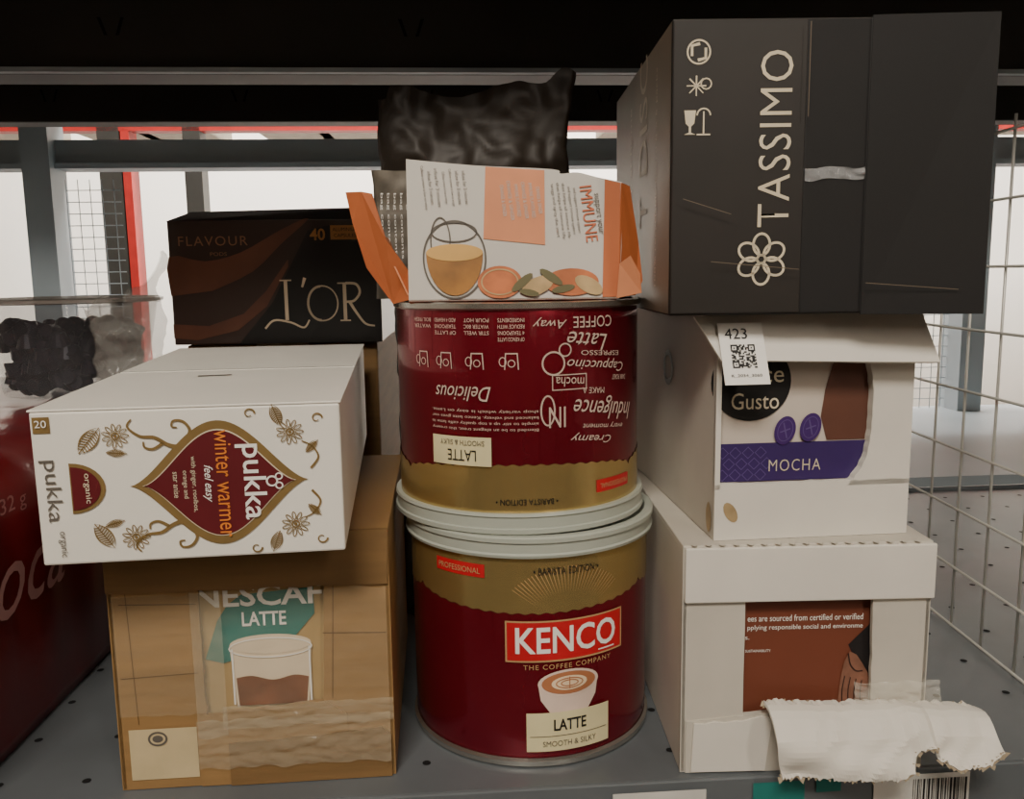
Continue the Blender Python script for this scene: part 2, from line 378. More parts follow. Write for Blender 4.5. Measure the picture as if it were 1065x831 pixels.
decal('small_drop',[[(.0172,.051)]+ell(.0172,.041,.0135,.0115,16,0,math.pi/2,-math.pi/2)],MAROON,pk,y=-.0010)
text('small_org','organic',.0245,.041,.016,.0035,CREAM,pk,y=-.0014,rot=-90)
text('side_brand','pukka',.0075,.040,.033,.0095,GINK,pk,rot=-90)
text('side_org','organic',.0105,.0115,.014,.0042,GINK,pk,rot=-90)
decal('count_badge',[rect(.0015,.0095,.0705,.079)],GOLDINK,pk); text('count','20',.0055,.0755,.0055,.0038,WINK,pk,y=-.0012)
fl=[]
def flower(cx,cz,r,n=11):
    for i in range(n):
        a=2*math.pi*i/n; fl.extend(ring(cx+r*.68*math.cos(a),cz+r*.68*math.sin(a),r*.34,r*.16,r*.07,12,a))
    fl.extend(ring(cx,cz,r*.32,r*.32,r*.12,14)); fl.append(ell(cx,cz,r*.13,r*.13,10))
def leaf(cx,cz,L,w,rot):
    n=12;up=[];dn=[]
    for i in range(n+1):
        t=i/n;x=(t-.5)*L;h=w*math.sin(math.pi*t)**.8
        up.append((x,h));dn.append((x,-h))
    c,s=math.cos(rot),math.sin(rot); T=lambda p:(cx+p[0]*c-p[1]*s,cz+p[0]*s+p[1]*c)
    for i in range(n):
        for A in (up,dn): fl.append([T(A[i]),T(A[i+1]),T((A[i+1][0],A[i+1][1]*.8)),T((A[i][0],A[i][1]*.8))])
    fl.append([T((-L/2,.0003)),T((L/2,.0002)),T((L/2,-.0002)),T((-L/2,-.0003))])
    for i in range(2,n-1):
        for A in (up,dn): fl.append([T((A[i][0],0)),T((A[i][0]+.0006,0)),T((A[i][0]-.0006,A[i][1]*.8)),T((A[i][0]-.0012,A[i][1]*.8))])
flower(.0395,.068,.0065); flower(.0455,.0135,.0068); flower(.1235,.067,.0068); flower(.124,.0165,.007)
leaf(.027,.066,.017,.0042,.9); leaf(.0305,.015,.016,.004,-1.0); leaf(.0395,.059,.01,.002,-.1); leaf(.036,.0215,.01,.002,.3)
leaf(.117,.0765,.012,.003,1.9); leaf(.114,.0075,.012,.003,-1.9); leaf(.134,.059,.009,.002,.8);leaf(.134,.024,.009,.002,-.8)
def curl(cx,cz,r,a0,a1,w=.0011,k=.55):
    fl.extend(stroke([(cx+r*(1-k*i/20)*math.cos(a0+(a1-a0)*i/20),cz+r*(1-k*i/20)*math.sin(a0+(a1-a0)*i/20)) for i in range(21)],w))
for sg in (1,-1):
    Z=lambda d:.041+sg*d
    fl.extend(stroke(smoothpts([(.0735,Z(.0245)),(.069,Z(.0205)),(.064,Z(.0215)),(.058,Z(.0255)),(.051,Z(.0265)),(.0455,Z(.0315)),(.0475,Z(.0355))]),.0028,.75))
    fl.extend(stroke(smoothpts([(.0735,Z(.0245)),(.075,Z(.029)),(.072,Z(.0335)),(.0675,Z(.034)),(.0665,Z(.031)),(.069,Z(.0305))]),.0018,.6))
    fl.extend(stroke(smoothpts([(.062,Z(.0225)),(.057,Z(.0195)),(.053,Z(.0205)),(.0525,Z(.0235))]),.0018,.6))
    fl.extend(stroke(smoothpts([(.133,Z(.006)),(.137,Z(.012)),(.134,Z(.018)),(.129,Z(.021))]),.0013)); curl(.137,Z(.033),.0028,0,sg*5.5,.0010)
    curl(.104,Z(.0365),.0028,0,sg*5.5,.0010)
decal('floral_print',fl,GOLDINK,pk,y=-.0007)
# ---------------------------------------------------------------- brown latte case
nb=root('coffee_case',(-.2283,.4634,0),rz=4.8)
W,D,Hh=.157,.205,.1505; th=.003
boxm('inner_pack',.004,W-.004,.006,D-.004,.002,Hh-.006,mat('latte_pack',(176,146,96),.5,0,.15,6),nb,bevel=.001)
boxm('side_left',0,th,0,D,0,Hh-.003,BROWN,nb,bevel=.0006); boxm('side_right',W-th,W,0,D,0,Hh-.003,BROWN,nb,bevel=.0006)
boxm('back_panel',0,W,D-.003,D,0,Hh-.003,BROWN,nb); boxm('top_panel',0,W,0,D,Hh-.003,Hh,BROWN,nb,bevel=.0006)
prism('top_overhang',[(0,Hh),(0,.1195)]+jag(.001,.119,W-.001,.1185,16,.0006)+[(W,Hh)],-.0018,.001,BROWN_D,nb)
wx0,wx1=.050,.116
prism('front_left',[(0,0),(wx0+.001,0)]+jag(wx0,.04,wx0,.122,10,.0012)+[(0,.122)],0,th,BROWN,nb)
prism('front_right',[(W,0),(W,.122)]+jag(wx1+.004,.122,wx1,.03,10,.0008)+[(wx1,0)],0,th,BROWN,nb)
prism('front_bottom',[(.045,0),(.13,0),(.13,.04)]+jag(.118,.0475,.048,.0430,12,.001)+[(.045,.03)],-.0008,th,BROWN,nb)
prism('front_bottom_fold',[(.062,.0),(.155,.0),(.155,.026)]+jag(.15,.03,.062,.0255,10,.0006),-.002,-.0006,BROWN_D,nb)
decal('crease_lines',stroke([(.006,.112),(.048,.1105)],.0005,0)+stroke([(.118,.09),(.154,.0885)],.0006,0)+stroke([(.004,.068),(.047,.0695)],.0005,0)+stroke([(.125,.118),(.122,.05)],.0005,0)+stroke([(.010,.118),(.012,.04)],.0004,0),mat('crease_brown',(92,66,36),.8),nb,y=-.0003)
y=.0052
decal('teal_band',[[(.050,.075),(.058,.098),(.064,.107),(.072,.113),(.113,.116),(.113,.1),(.1,.085),(.08,.078),(.06,.072)]],TEAL,nb,y=y)
text('brand_word','NESCAF',.082,.1125,.072,.013,WINK,nb,y=.0048,bold=.02)
text('latte_word','LATTE',.0845,.0985,.025,.0085,WINK,nb,y=.0044,bold=.02)
GL=mat('glass_print',(128,78,54),.4,0,.5,40); FO=mat('foam_print',(218,200,172),.6,0,.1,40)
decal('glass_body',[[(.0665,.046),(.108,.046),(.1105,.082),(.064,.082)]],FO,nb,y=.0046)
decal('glass_coffee',[[(.068,.046),(.1065,.046)]+smoothpts([(.1082,.062),(.100,.0635),(.088,.061),(.076,.064),(.067,.063)],4)],GL,nb,y=.0042)
decal('foam_top',[ell(.0873,.083,.0232,.006)],FO,nb,y=.0042)
decal('glass_rim',ring(.0873,.081,.0238,.0062,.0008)+[rect(.0650,.0660,.047,.081),rect(.1088,.1098,.047,.081)],WINK,nb,y=.0038)
TAPE=film('clear_tape',(215,205,180),.80,.10,120)
def crumple_sheet(name,x0,x1,z0,z1,m,parent,y=-.003,amp=.002,seed=0,nu=40,nv=24,M=None):
    bm=bmesh.new();g=[]
    for j in range(nv+1):
        row=[]
        for i in range(nu+1):
            x=x0+(x1-x0)*i/nu;z=z0+(z1-z0)*j/nv
            d=abs(noise.noise(Vector((x*70+seed,z*200,seed))))*amp+abs(noise.noise(Vector((x*250+seed+z*200,z*30,seed))))*amp*.6
            row.append(bm.verts.new((x,y-d,z+noise.noise(Vector((x*90,seed,0)))*.002*(1 if j in(0,nv) else 0))))
        g.append(row)
    for j in range(nv):
        for i in range(nu): bm.faces.new((g[j][i],g[j][i+1],g[j+1][i+1],g[j+1][i]))
    return finish(name,bm,m,parent,smooth=True,recalc=False,M=M)
crumple_sheet('tape_low',.045,.155,.012,.042,TAPE,nb,seed=2,amp=.003)
crumple_sheet('tape_mid',.06,.157,.036,.05,TAPE,nb,seed=5,y=-.0028)
crumple_sheet('tape_vert',.045,.062,.03,.118,TAPE,nb,seed=9,y=-.001,amp=.001)
crumple_sheet('film_front',.003,.155,.046,.1175,film('shrink_film',(225,215,190),.91,.08,70,.8),nb,seed=15,y=-.0022,amp=.002)
LP=mat('label_tan',(200,180,140),.6)
decal('seal_label',[rect(.006,.044,.006,.037)],LP,nb,y=-.0006)
decal('seal',ring(.022,.031,.0055,.0045,.0012)+[ell(.022,.031,.003,.0022)],GINK,nb,y=-.001)
# ---------------------------------------------------------------- white lower right case
rb=root('capsule_case',(.096,.474,0),rz=1.2)
W,D,Hh=.144,.30,.1385
BRN=mat('mocha_brown_board',(112,60,42),.5,0,.1,10)
boxm('inner_pack',.004,W-.004,.007,D-.005,.003,Hh-.004,BRN,rb)
boxm('side_left',0,.003,0,D,0,Hh-.002,WHITE2,rb,bevel=.0006); boxm('side_right',W-.003,W,0,D,0,Hh-.002,WHITE2,rb,bevel=.0006)
boxm('back_panel',0,W,D-.003,D,0,Hh-.003,WHITE2,rb); boxm('top_panel',0,W,.0,D,Hh-.0025,Hh,WHITE2,rb,bevel=.0008)
boxm('front_top_flap',0.001,W+.001,-.0028,.0,.105,Hh-.001,WHITE,rb,bevel=.0008)
prism('front_left',[(0,0),(.04,0),(.04,.03)]+jag(.0365,.034,.0365,.107,6,.0003)+[(0,.107)],0,.003,WHITE2,rb)
prism('front_right',[(W,.03),(W,.107),(.1105,.107)]+jag(.1105,.1,.112,.038,8,.0008)+[(.125,.028)],0,.003,WHITE2,rb)
prism('front_bottom',[(.003,0),(.1415,0),(.1415,.03)]+jag(.128,.037,.052,.037,12,.0015)+[(.003,.032)],-.001,.003,WHITE2,rb)
prism('torn_layer',[(.006,.001)]+jag(.045,.001,.05,.001,2,.0005)+jag(.053,.034,.008,.0305,8,.0015),-.0022,-.001,WHITE,rb)
bm=bmesh.new()
for i in range(17):
    bm.faces.new([bm.verts.new(p) for p in [(.004+.008*i,0,Hh+.0004),(.0085+.008*i,0,Hh+.0004),(.0062+.008*i,-.0032,Hh+.0004)]])
finish('perforation_teeth',bm,WHITE2,rb,recalc=False)
y=.0064
text('t1','ees are sourced from certified or verified',.074,.0915,.068,.0038,WINK,rb,y=y)
text('t2','pplying responsible social and environme',.074,.0855,.068,.0038,WINK,rb,y=y)
text('t3','s.',.040,.0795,.0025,.0018,WINK,rb,y=y)
text('t4','SUSTAINABILITY',.0465,.0715,.015,.0016,WINK,rb,y=y)
SK=mat('printed_skin',(140,96,76),.6,0,.4,80); SK2=mat('printed_skin_shade',(50,30,24),.6); SL=mat('printed_sleeve',(28,22,22),.7)
decal('print_sleeve',[[(.100,.074),(.1135,.088),(.1135,.054),(.106,.062)]],SL,rb,y=.0066)
decal('print_hand',[[(.101,.070),(.105,.068),(.109,.062),(.1125,.056),(.1135,.038),(.095,.038),(.0955,.046),(.0965,.056),(.098,.064)]],SK,rb,y=.0062)
FS=[]
for i in range(4): FS+=stroke(smoothpts([(.0975+.0036*i,.037),(.0972+.0036*i,.046),(.0985+.0034*i,.055-.001*i)]),.0007,.2)
FS+=stroke(smoothpts([(.1,.069),(.1015,.062),(.105,.058),(.109,.058)]),.0009,.2)
decal('print_fingers',FS,SK2,rb,y=.0059)
# torn flap folding forward and down over the shelf edge
bm=bmesh.new()
topj=[(.047,.043),(.10,.042),(.150,.041),(.156,.0405),(.160,.040),(.171,.0375)]
botj=[(.0525,.009),(.085,.011),(.118,.012),(.124,.016),(.128,.027),(.136,.027),(.139,.020),(.149,.0165),(.165,.019),(.173,.027)]
N=110
def samp(P,t):
    x0=P[0][0]+(P[-1][0]-P[0][0])*t
    for i in range(len(P)-1):
        if P[i][0]<=x0<=P[i+1][0]+1e-9:
            f=(x0-P[i][0])/(P[i+1][0]-P[i][0]); return (x0,P[i][1]*(1-f)+P[i+1][1]*f)
    return P[-1]
rows=[]
for i in range(N+1):
    t=i/N;a=samp(topj,t);b=samp(botj,t);row=[]
    rag=noise.noise(Vector((t*60,0,5)))*.0022+random.uniform(-.0007,.0007)
    ragt=noise.noise(Vector((t*40,7,5)))*.003
    for j in range(15):
        s=j/14;x=a[0]*(1-s)+b[0]*s;z=a[1]*(1-s)+b[1]*s+(rag if j==14 else rag*.4 if j==13 else 0)+(ragt if j==0 else 0)
        yy=-.004-.019*min(1,s/.35)**.8-.006*max(0,s-.35)-.008*t*s+noise.noise(Vector((x*32,z*45,3)))*.005*s+noise.noise(Vector((x*14+z*60,0,9)))*.004+abs(noise.noise(Vector((x*70-z*60,z*20,2))))*.003
        row.append(bm.verts.new((x,yy,z+noise.noise(Vector((x*30,z*30,1)))*.002+.004*math.sin(min(1,s/.35)*math.pi))))
    rows.append(row)
for i in range(N):
    for j in range(14): bm.faces.new((rows[i][j],rows[i+1][j],rows[i+1][j+1],rows[i][j+1]))
edge=[r[-1].co.copy() for r in rows]; edget=[r[0].co.copy() for r in rows]
tf=finish('torn_flap',bm,WHITE,rb,recalc=False)
so=tf.modifiers.new('s','SOLIDIFY'); so.thickness=.0018
bm=bmesh.new()
for c in edge:
    if random.random()<.6:
        pts=[c+Vector((-.0025,-.0006,.0018)),c+Vector((.0025,-.0006,.0012)),c+Vector((random.uniform(-.002,.002),-.001,-random.uniform(.0005,.0025)))]
        bm.faces.new([bm.verts.new(p) for p in pts])
for c in edget:
    if random.random()<.7:
        pts=[c+Vector((-.002,-.002,-.001)),c+Vector((.002,-.002,-.001)),c+Vector((random.uniform(-.002,.002),-.001,random.uniform(.0005,.003)))]
        bm.faces.new([bm.verts.new(p) for p in pts])
finish('torn_fibres',bm,RAW,rb,recalc=False)
crumple_sheet('tape_strip',.100,.150,.036,.056,film('tape2',(235,230,215),.75,.1,100),rb,seed=4,y=-.003,amp=.005)
# ---------------------------------------------------------------- middle right case
mb=root('capsule_case.001',(.115,.482,.1388),rz=5.0)
W,D,Hh=.116,.27,.1285
boxm('inner_pack',.004,W-.004,.006,D-.004,.003,Hh-.004,mat('mocha_pack',(196,184,172),.45,0,.04,10),mb)
boxm('side_left',0,.0028,0,D,0,Hh-.002,WHITE2,mb,bevel=.0006); boxm('side_right',W-.0028,W,0,D,0,Hh-.002,WHITE2,mb,bevel=.0006)
boxm('back_panel',0,W,D-.003,D,0,Hh-.003,WHITE2,mb); boxm('top_panel',0,W,.0,D,Hh-.0025,Hh,WHITE2,mb,bevel=.0006)
prism('front_bottom',[(0,0),(W,0)]+jag(W,.033,0,.033,20,.0004),-.0005,.003,WHITE,mb)
boxm('front_left',0,.003,-.0005,.003,.03,Hh-.003,WHITE,mb)
prism('front_right',[(W,.03),(W,Hh-.003),(.089,Hh-.003)]+[(x+random.uniform(-.0004,.0004),z) for x,z in smoothpts([(.089,.110),(.0895,.100),(.0915,.09),(.0922,.07),(.091,.055),(.088,.043),(.082,.034),(.079,.03)],4)],-.0005,.0065,WHITE,mb)
bm=bmesh.new()
fp=[(-.014,0,0),(W+.002,0,0),(W+.006,-.014,-.027),(W-.03,-.013,-.0265),(W-.05,-.013,-.0255),(-.002,-.012,-.0235)]
vs=[bm.verts.new((x,y_,z+Hh)) for x,y_,z in fp]; bm.faces.new(vs)
o=finish('top_flap',bm,WHITE,mb,recalc=False); so=o.modifiers.new('s','SOLIDIFY'); so.thickness=.0016
FM=Matrix.Translation((-.0075,-.0022,Hh))@Matrix.Rotation(-math.atan2(.0125,.025),4,'X')@Matrix.Translation((0,0,.0005))
boxm('sticker',.005,.030,-.0022,-.0018,-.041,-.005,WINK,mb,M=FM)
qr=[]
for i in range(17):
    for j in range(17):
        c=(i<5 and j<5)or(i<5 and j>11)or(i>11 and j>11)
        if c:
            ii=i if i<5 else i-12; jj=j if j<5 else j-12
            on=(ii in(0,4) or jj in(0,4) or (ii==2 and jj==2))
        else: on=random.random()<.5
        if on: qr.append(rect(.0105+i*.0008,.0113+i*.0008,-.0315+j*.0008,-.0307+j*.0008))
decal('qr_code',qr,BINK,mb,y=-.0026,M=FM)
text('sticker_number','423',.0145,-.0115,.0125,.0062,BINK,mb,y=-.0026,M=FM)
text('sticker_small','K_2034_3060',.0175,-.036,.017,.0018,BINK,mb,y=-.0026,M=FM)
y=.0055
decal('brown_fade',[[(.068,.056),(.095,.056),(.095,.12),(.076,.12),(.070,.10),(.066,.085),(.064,.07)]],mat('mocha_fade',(104,66,52),.5,0,.35,12),mb,y=y)
decal('black_disc',[ell(.022,.091,.0235,.0225,40)],BINK,mb,y=.0052)
text('disc1','Dolce',.024,.0955,.034,.010,CREAM,mb,y=.0048)
text('disc2','Gusto',.0245,.0800,.028,.0095,CREAM,mb,y=.0048)
PUR=mat('purple_band',(54,34,90),.5,0,.1); PUR2=mat('purple_pod',(70,42,104),.35); PURL=mat('purple_light',(100,82,134),.5)
decal('purple_strip',[rect(.003,.095,.033,.0555)],PUR,mb,y=.0050)
hx=[]
for i in range(4):
    for j in range(3):
        cx=.006+i*.0075+(j%2)*.0037;cz=.037+j*.0065; hx+=ring(cx,cz,.0036,.0036,.0005,4)
decal('purple_hexes',hx,PURL,mb,y=.0047)
text('mocha','MOCHA',.049,.042,.031,.0068,CREAM,mb,y=.0046,sp=1.15,bold=-.01)
for i,(cx,cz) in enumerate(((.0425,.0625),(.0575,.064))):
    decal('pod_%d'%i,[ell(cx,cz,.0062,.0085,26,-.3)],PUR2,mb,y=.0044-.0004*i)
    decal('podr_%d'%i,ring(cx,cz,.0045,.0065,.0004,26,-.3)+stroke([(cx-.003,cz-.001),(cx+.003,cz+.001)],.0007,0)+stroke([(cx-.001,cz+.0045),(cx+.001,cz-.0045)],.0007,0),PURL,mb,y=.0041-.0004*i)
decal('side_mark',ring(-.1,.09,.012,.012,.004),GINK,mb,M=LEFT,y=-.0006)
decal('tape_mark',[ell(-.008,.012,.005,.009,16)],mat('glue_tan',(170,146,108),.5,0,.3,90),mb,M=LEFT,y=-.0006)
decal('glue_mark',[ell(.0095,.0165,.0035,.0065,14,.5)],mat('glue_tan',(170,146,108),.5,0,.3,90),mb,y=-.0008)
# ---------------------------------------------------------------- black case
tb=root('coffee_pod_case',(.084,.460,.2695),rz=.6)
W,D,Hh=.1625,.212,.1495
SIDE_LIT_SCUFF=mat('black_board_lit_scuff',(104,90,74),.5,0,.15,20)  # black board as brightened by light on its side; scuffs reuse the tone
boxm('carton',0,W,0,D,0,Hh,BLACKB,tb,bevel=.0008)
decal('side_lit_tint',[rect(-D+.001,-.001,.001,Hh-.001)],SIDE_LIT_SCUFF,tb,M=LEFT,y=-.0004)  # light falling on the left side, painted as a paler brown sheet
boxm('print_panel',0.0003,.0685,-.0014,0,.001,Hh-.001,BLACKB,tb,bevel=.0004)
def quad(name,pts,m,parent,th=.0008):
    bm=bmesh.new(); bm.faces.new([bm.verts.new(p) for p in pts]); o=finish(name,bm,m,parent,recalc=False)
    s=o.modifiers.new('s','SOLIDIFY'); s.thickness=th; return o
quad('right_flap',[(.101,-.0018,-.0005),(W+.0016,-.006,-.001),(W+.0024,-.0035,Hh+.001),(.101,-.0018,Hh+.0005)],BLACKC,tb,.0015)
boxm('middle_panel',.0685,.101,-.0006,0,.001,Hh-.001,BLACKC,tb)
text('brand_word','TASSIMO',.0530,.0895,.088,.0165,CREAM,tb,y=-.0018,rot=90,bold=-.005,sp=1.08)
pl=[]
for i in range(6):
    a=math.pi/6+i*math.pi/3; pl+=ring(.0475+.0076*math.cos(a),.029+.0076*math.sin(a),.0062,.0050,.0013,22,a)
pl+=ring(.0475,.029,.0025,.0025,.0009)
decal('flower_logo',pl,CREAM,tb,y=-.0018)
ic=ring(.013,.133,.0062,.0062,.0009)+stroke([(.0135,.137),(.0095,.136),(.0095,.131)],.0016,.2)+stroke([(.0125,.129),(.0165,.130),(.0165,.135)],.0016,.2)
for i in range(4):
    a=i*math.pi/4; ic+=stroke([(.012+.0050*math.cos(a),.1165+.0050*math.sin(a)),(.012-.0050*math.cos(a),.1165-.0050*math.sin(a))],.0008)
ic+=ring(.017,.1175,.003,.003,.0007,12)
ic+=[[(.006,.1045),(.012,.1045),(.0112,.098),(.0096,.0965),(.0096,.0935),(.012,.0925),(.006,.0925),(.0084,.0935),(.0084,.0965),(.0068,.098)]]
ic+=stroke([(.016,.0925),(.016,.104)],.0008,0)+ring(.016,.102,.0038,.0038,.0008,14,0,0,math.pi)+stroke([(.0125,.0925),(.0195,.0925)],.0008,0)
decal('handling_icons',ic,CREAM,tb,y=-.0018)
SB=mat('side_text_m',(160,146,126),.6)
text('side_word','T DISC',-.085,.10,.10,.028,SB,tb,rot=90,M=LEFT)
text('side_small','coffee shop at home',-.135,.075,.11,.01,SB,tb,rot=90,M=LEFT)
text('side_small2','100% recyclable board 8 x 5 packs',-.04,.075,.12,.006,SB,tb,rot=90,M=LEFT)
crumple_sheet('tape_strip',.066,.1,.0695,.0755,film('tape3',(205,205,205),.65,.1,150),tb,seed=11,y=-.001,amp=.002,nv=10)
decal('seam',[rect(.0683,.0690,.002,.148),rect(.1003,.1009,.001,.149)],BINK,tb,y=-.0016)
decal('scuffs',stroke([(.02,.028),(.066,.0235)],.0004,.3)+stroke([(.101,.016),(.150,.012)],.0004,.3)+stroke([(.005,.06),(.03,.052)],.0004,.3)+stroke([(.068,.146),(.068,.10)],.0004,0),SIDE_LIT_SCUFF,tb,y=-.0065)
# ---------------------------------------------------------------- orange tea carton (open) on top of tin
ob=root('herbal_tea_carton',(-.059,.505,H1+H2+.0005),rz=3,rx=-9)
FC=mat('tea_face',(194,188,178),.55,0,.05,12); ORG=mat('orange_board',(184,100,56),.6,0,.2,15); ORGL=mat('orange_pale',(214,138,96),.6)
W=.122
fp=[(0,0),(W+.001,0),(W+.003,.03),(W+.004,.066)]+smoothpts([(W+.0045,.0685),(.112,.0715),(.100,.0745),(.09,.0738),(.085,.0765),(.04,.079),(0,.083)],4)
prism('front_panel',fp,0,.001,FC,ob)
prism('back_panel',[(0,0),(W,0),(W,.056),(0,.06)],.042,.043,ORG,ob)
prism('bottom_panel',[(0,0),(W,0),(W,.001),(0,.001)],0,.043,ORG,ob)
quad('left_flap',[(0,0,.001),(0,.0,.018),(-.012,-.006,.035),(-.019,-.010,.0605),(-.025,-.011,.0615),(-.0345,-.006,.0625),(-.031,-.004,.045),(-.024,.0,.02),(-.010,.01,.0)],ORG,ob)
quad('left_flap_inner',[(0,0,.004),(0,.04,.004),(-.014,.042,.045),(-.016,.0,.04)],ORGL,ob)
quad('right_flap',[(W,0,.001),(W+.0035,0,.068),(W+.009,.004,.067),(W+.015,.012,.035),(W+.017,.012,.012),(W+.012,.010,.003)],ORG,ob)
quad('right_flap_torn',[(W-.001,-.002,.0),(W+.001,-.003,.02),(W+.007,-.006,.024),(W+.013,-.003,.014),(W+.014,-.001,.003)],ORGL,ob)
decal('orange_block',[[(.044,.036),(.080,.032),(.0805,.0758),(.046,.0782)]],ORGL,ob)
decal('orange_edge',[[(.113,.001),(.1228,.001),(.1252,.0680),(.116,.0702)]],ORG,ob)
text('immune','IMMUNE',.106,.050,.033,.0072,mat('imm',(190,96,58),.5),ob,rot=-84,bold=.0)
text('imm2','support your',.1115,.050,.024,.004,GINK,ob,rot=-84)
for k in range(5): text('blurb_%d'%k,random.choice(['tangy and spicy the start','and support immune system','with lemon, ginger, vitamin','that helps all immune life']),.099-k*.0032,.052,.034-random.random()*.008,.0022,GINK,ob,rot=-84)
for k in range(7): text('blurb2_%d'%k,random.choice(['Caffeine content is low so enjoy','the essence sachets of tea','infuse for 3 minutes']),.034-k*.0040,.066,.026-random.random()*.008,.0020,GINK,ob,rot=-84)
for k in range(6): text('blurb3_%d'%k,random.choice(['IMMUNE FLAVOURED','VITAMIN C','ORANGE & GINGER']),.077-k*.0042,.058,.024-random.random()*.008,.0021,FC,ob,rot=-84,y=-.001)
TEA=mat('tea_gold',(160,108,42),.4,0,.45,50)
decal('cup_glass',ring(.027,.025,.0185,.024,.0010,30,0,math.pi,2*math.pi)+ring(.027,.025,.0185,.022,.001,30,0,0,math.pi)+ring(.027,.040,.0135,.006,.0008)+ring(.019,.035,.006,.014,.0008),GINK,ob,y=-.0008)
decal('cup_tea',[[(.0105,.028)]+ell(.027,.028,.0165,.025,18,0,math.pi,2*math.pi)],TEA,ob,y=-.001)
decal('cup_tea_top',[ell(.027,.028,.0165,.005)],mat('tea_l',(206,160,84),.4),ob,y=-.0013)
SLI=mat('slice_o',(200,112,62),.5,0,.4,60)
decal('fruit',[ell(.053,.0105,.013,.0095),ell(.095,.010,.016,.008)],SLI,ob,y=-.0011)
decal('fruit2',ring(.053,.0105,.011,.0078,.0008)+[ell(.075,.008,.010,.005,16,.4),ell(.105,.008,.009,.0045,16,-.5)],mat('ginger',(190,160,112),.6,0,.3,80),ob,y=-.0014)
decal('leafy',[ell(.066,.010,.008,.0025,12,.7),ell(.083,.013,.008,.0025,12,-.6),ell(.09,.006,.007,.0022,12,.2),ell(.07,.004,.006,.002,12,-.2)],mat('leafg',(100,94,60),.6),ob,y=-.0016)
# black pouch on the tin
BF=mat('black_foil',(44,36,28),.5,.1,.35,20,spec=.35)
bp=root('coffee_pouch',(-.022,.595,H1+H2+.001),rz=2)
def tp(u): return 1+ (-.06 if u<-.9 else 0)+.02*math.exp(-((u+.75)/.2)**2)-.05*math.exp(-((u+.25)/.3)**2)+.03*math.exp(-((u-.45)/.2)**2)+.09*math.exp(-((u-.92)/.15)**2)
pouch('pouch_body',.134,.136,.03,BF,bp,seed=3,amp=.006,top=tp,fine=.35,nu=50,nv=50)
GF=mat('grey_foil_print',(108,100,88),.5,.2,.5,60)
gp=root('foil_packet',(-.070,.560,H1+H2+.001),rz=10)
pouch('packet_body',.032,.080,.014,GF,gp,seed=8,amp=.003,nu=14,nv=24)
for k in range(5): text('packet_text_%d'%k,'bag contents',-.011+.004*k,.045,.04,.002,WINK,gp,rot=-90,y=-.0115)
sp_=root('foil_pouch',(-.062,.735,.0),rz=0)
pouch('pouch_body',.074,.325,.05,mat('dull_foil',(84,82,78),.5,.3,.5,50,bump=.3),sp_,seed=12,amp=.006,nu=30,nv=60)
# ---------------------------------------------------------------- back dark capsule box on support carton
sc=root('shipping_carton',(-.283,.755,0),rz=3)
boxm('body',0,.165,0,.24,0,.2345,BROWN_D,sc,bevel=.002); boxm('tape',.06,.105,-.0008,.241,.05,.235,RAW,sc)
lb=root('espresso_capsule_box',(-.290,.746,.2356),rz=3)
W,D,Hh=.178,.2,.105
LB=mat('espresso_board',(50,34,28),.4,0,.15,10,coat=.2)
boxm('carton',0,W,0,D,0,Hh,LB,lb,bevel=.001)
quad('lid_flap',[(0,0,Hh),(W,0,Hh),(W,.05,Hh+.014),(.006,.05,Hh+.011)],LB,lb)
SW=mat('swoosh_brown',(104,62,44),.4,0,.6,8); SW2=mat('swoosh_black',(20,17,16),.35)
LI=mat('lor_ink',(186,166,140),.45)
decal('swoosh_a',[smoothpts([(0,.042),(0,.075),(.03,.071),(.06,.078),(.09,.094),(.112,.1045),(.118,.1045),(.095,.085),(.07,.062),(.035,.046)],3)],SW,lb,y=-.0006)
decal('swoosh_b',[[(0,.018),(.03,.016),(.06,.026),(.08,.045),(.10,.072),(.1,.066),(.08,.032),(.055,.012),(.02,.004),(0,.006)]],SW,lb,y=-.0006)
decal('swoosh_black',[[(.055,0),(.085,.035),(.118,.096),(.135,.1),(W,.098),(W,0)]],SW2,lb,y=-.0009)
text('word_flavour','FLAVOUR',.038,.088,.058,.008,mat('fl_ink',(132,92,66),.5),lb,y=-.0012,sp=1.2)
text('word_small','PODS',.042,.077,.014,.003,mat('fl_ink',(132,92,66),.5),lb,y=-.0012)
def serif(x,z,w,h): return [rect(x-w/2,x+w/2,z-h/2,z+h/2)]
lor=[]
lor+=[rect(.0955,.0985,.020,.054)]+serif(.097,.054,.010,.0012)+stroke(smoothpts([(.078,.013),(.086,.020),(.100,.018),(.111,.0135),(.116,.020)]),.0018,.2)
lor+=stroke([(.1135,.056),(.111,.048)],.0028,.8)
lor+=ring(.128,.034,.0135,.0155,.0012,36)+ring(.1265,.034,.012,.0155,.002,36,0,math.pi*.5,math.pi*1.5)
lor+=[rect(.1455,.1485,.019,.051)]+serif(.147,.019,.009,.0012)+serif(.1455,.051,.009,.0012)+stroke(smoothpts([(.148,.051),(.157,.050),(.160,.043),(.155,.036),(.148,.035)]),.0022,.1)
lor+=stroke(smoothpts([(.151,.035),(.157,.025),(.164,.016),(.172,.014)]),.0026,.5)
decal('brand_word',lor,LI,lb,y=-.0014)
GB=mat('gold_badge',(166,112,58),.4)
text('forty','40',.126,.0925,.013,.010,GB,lb,y=-.0014,bold=.02)
decal('badge',[rect(.137,.162,.088,.100)],GB,lb,y=-.0014)
text('badge_t','ALUMINIUM',.1495,.0965,.021,.003,BINK,lb,y=-.0018); text('badge_t2','CAPSULES',.1495,.0915,.019,.003,BINK,lb,y=-.0018)
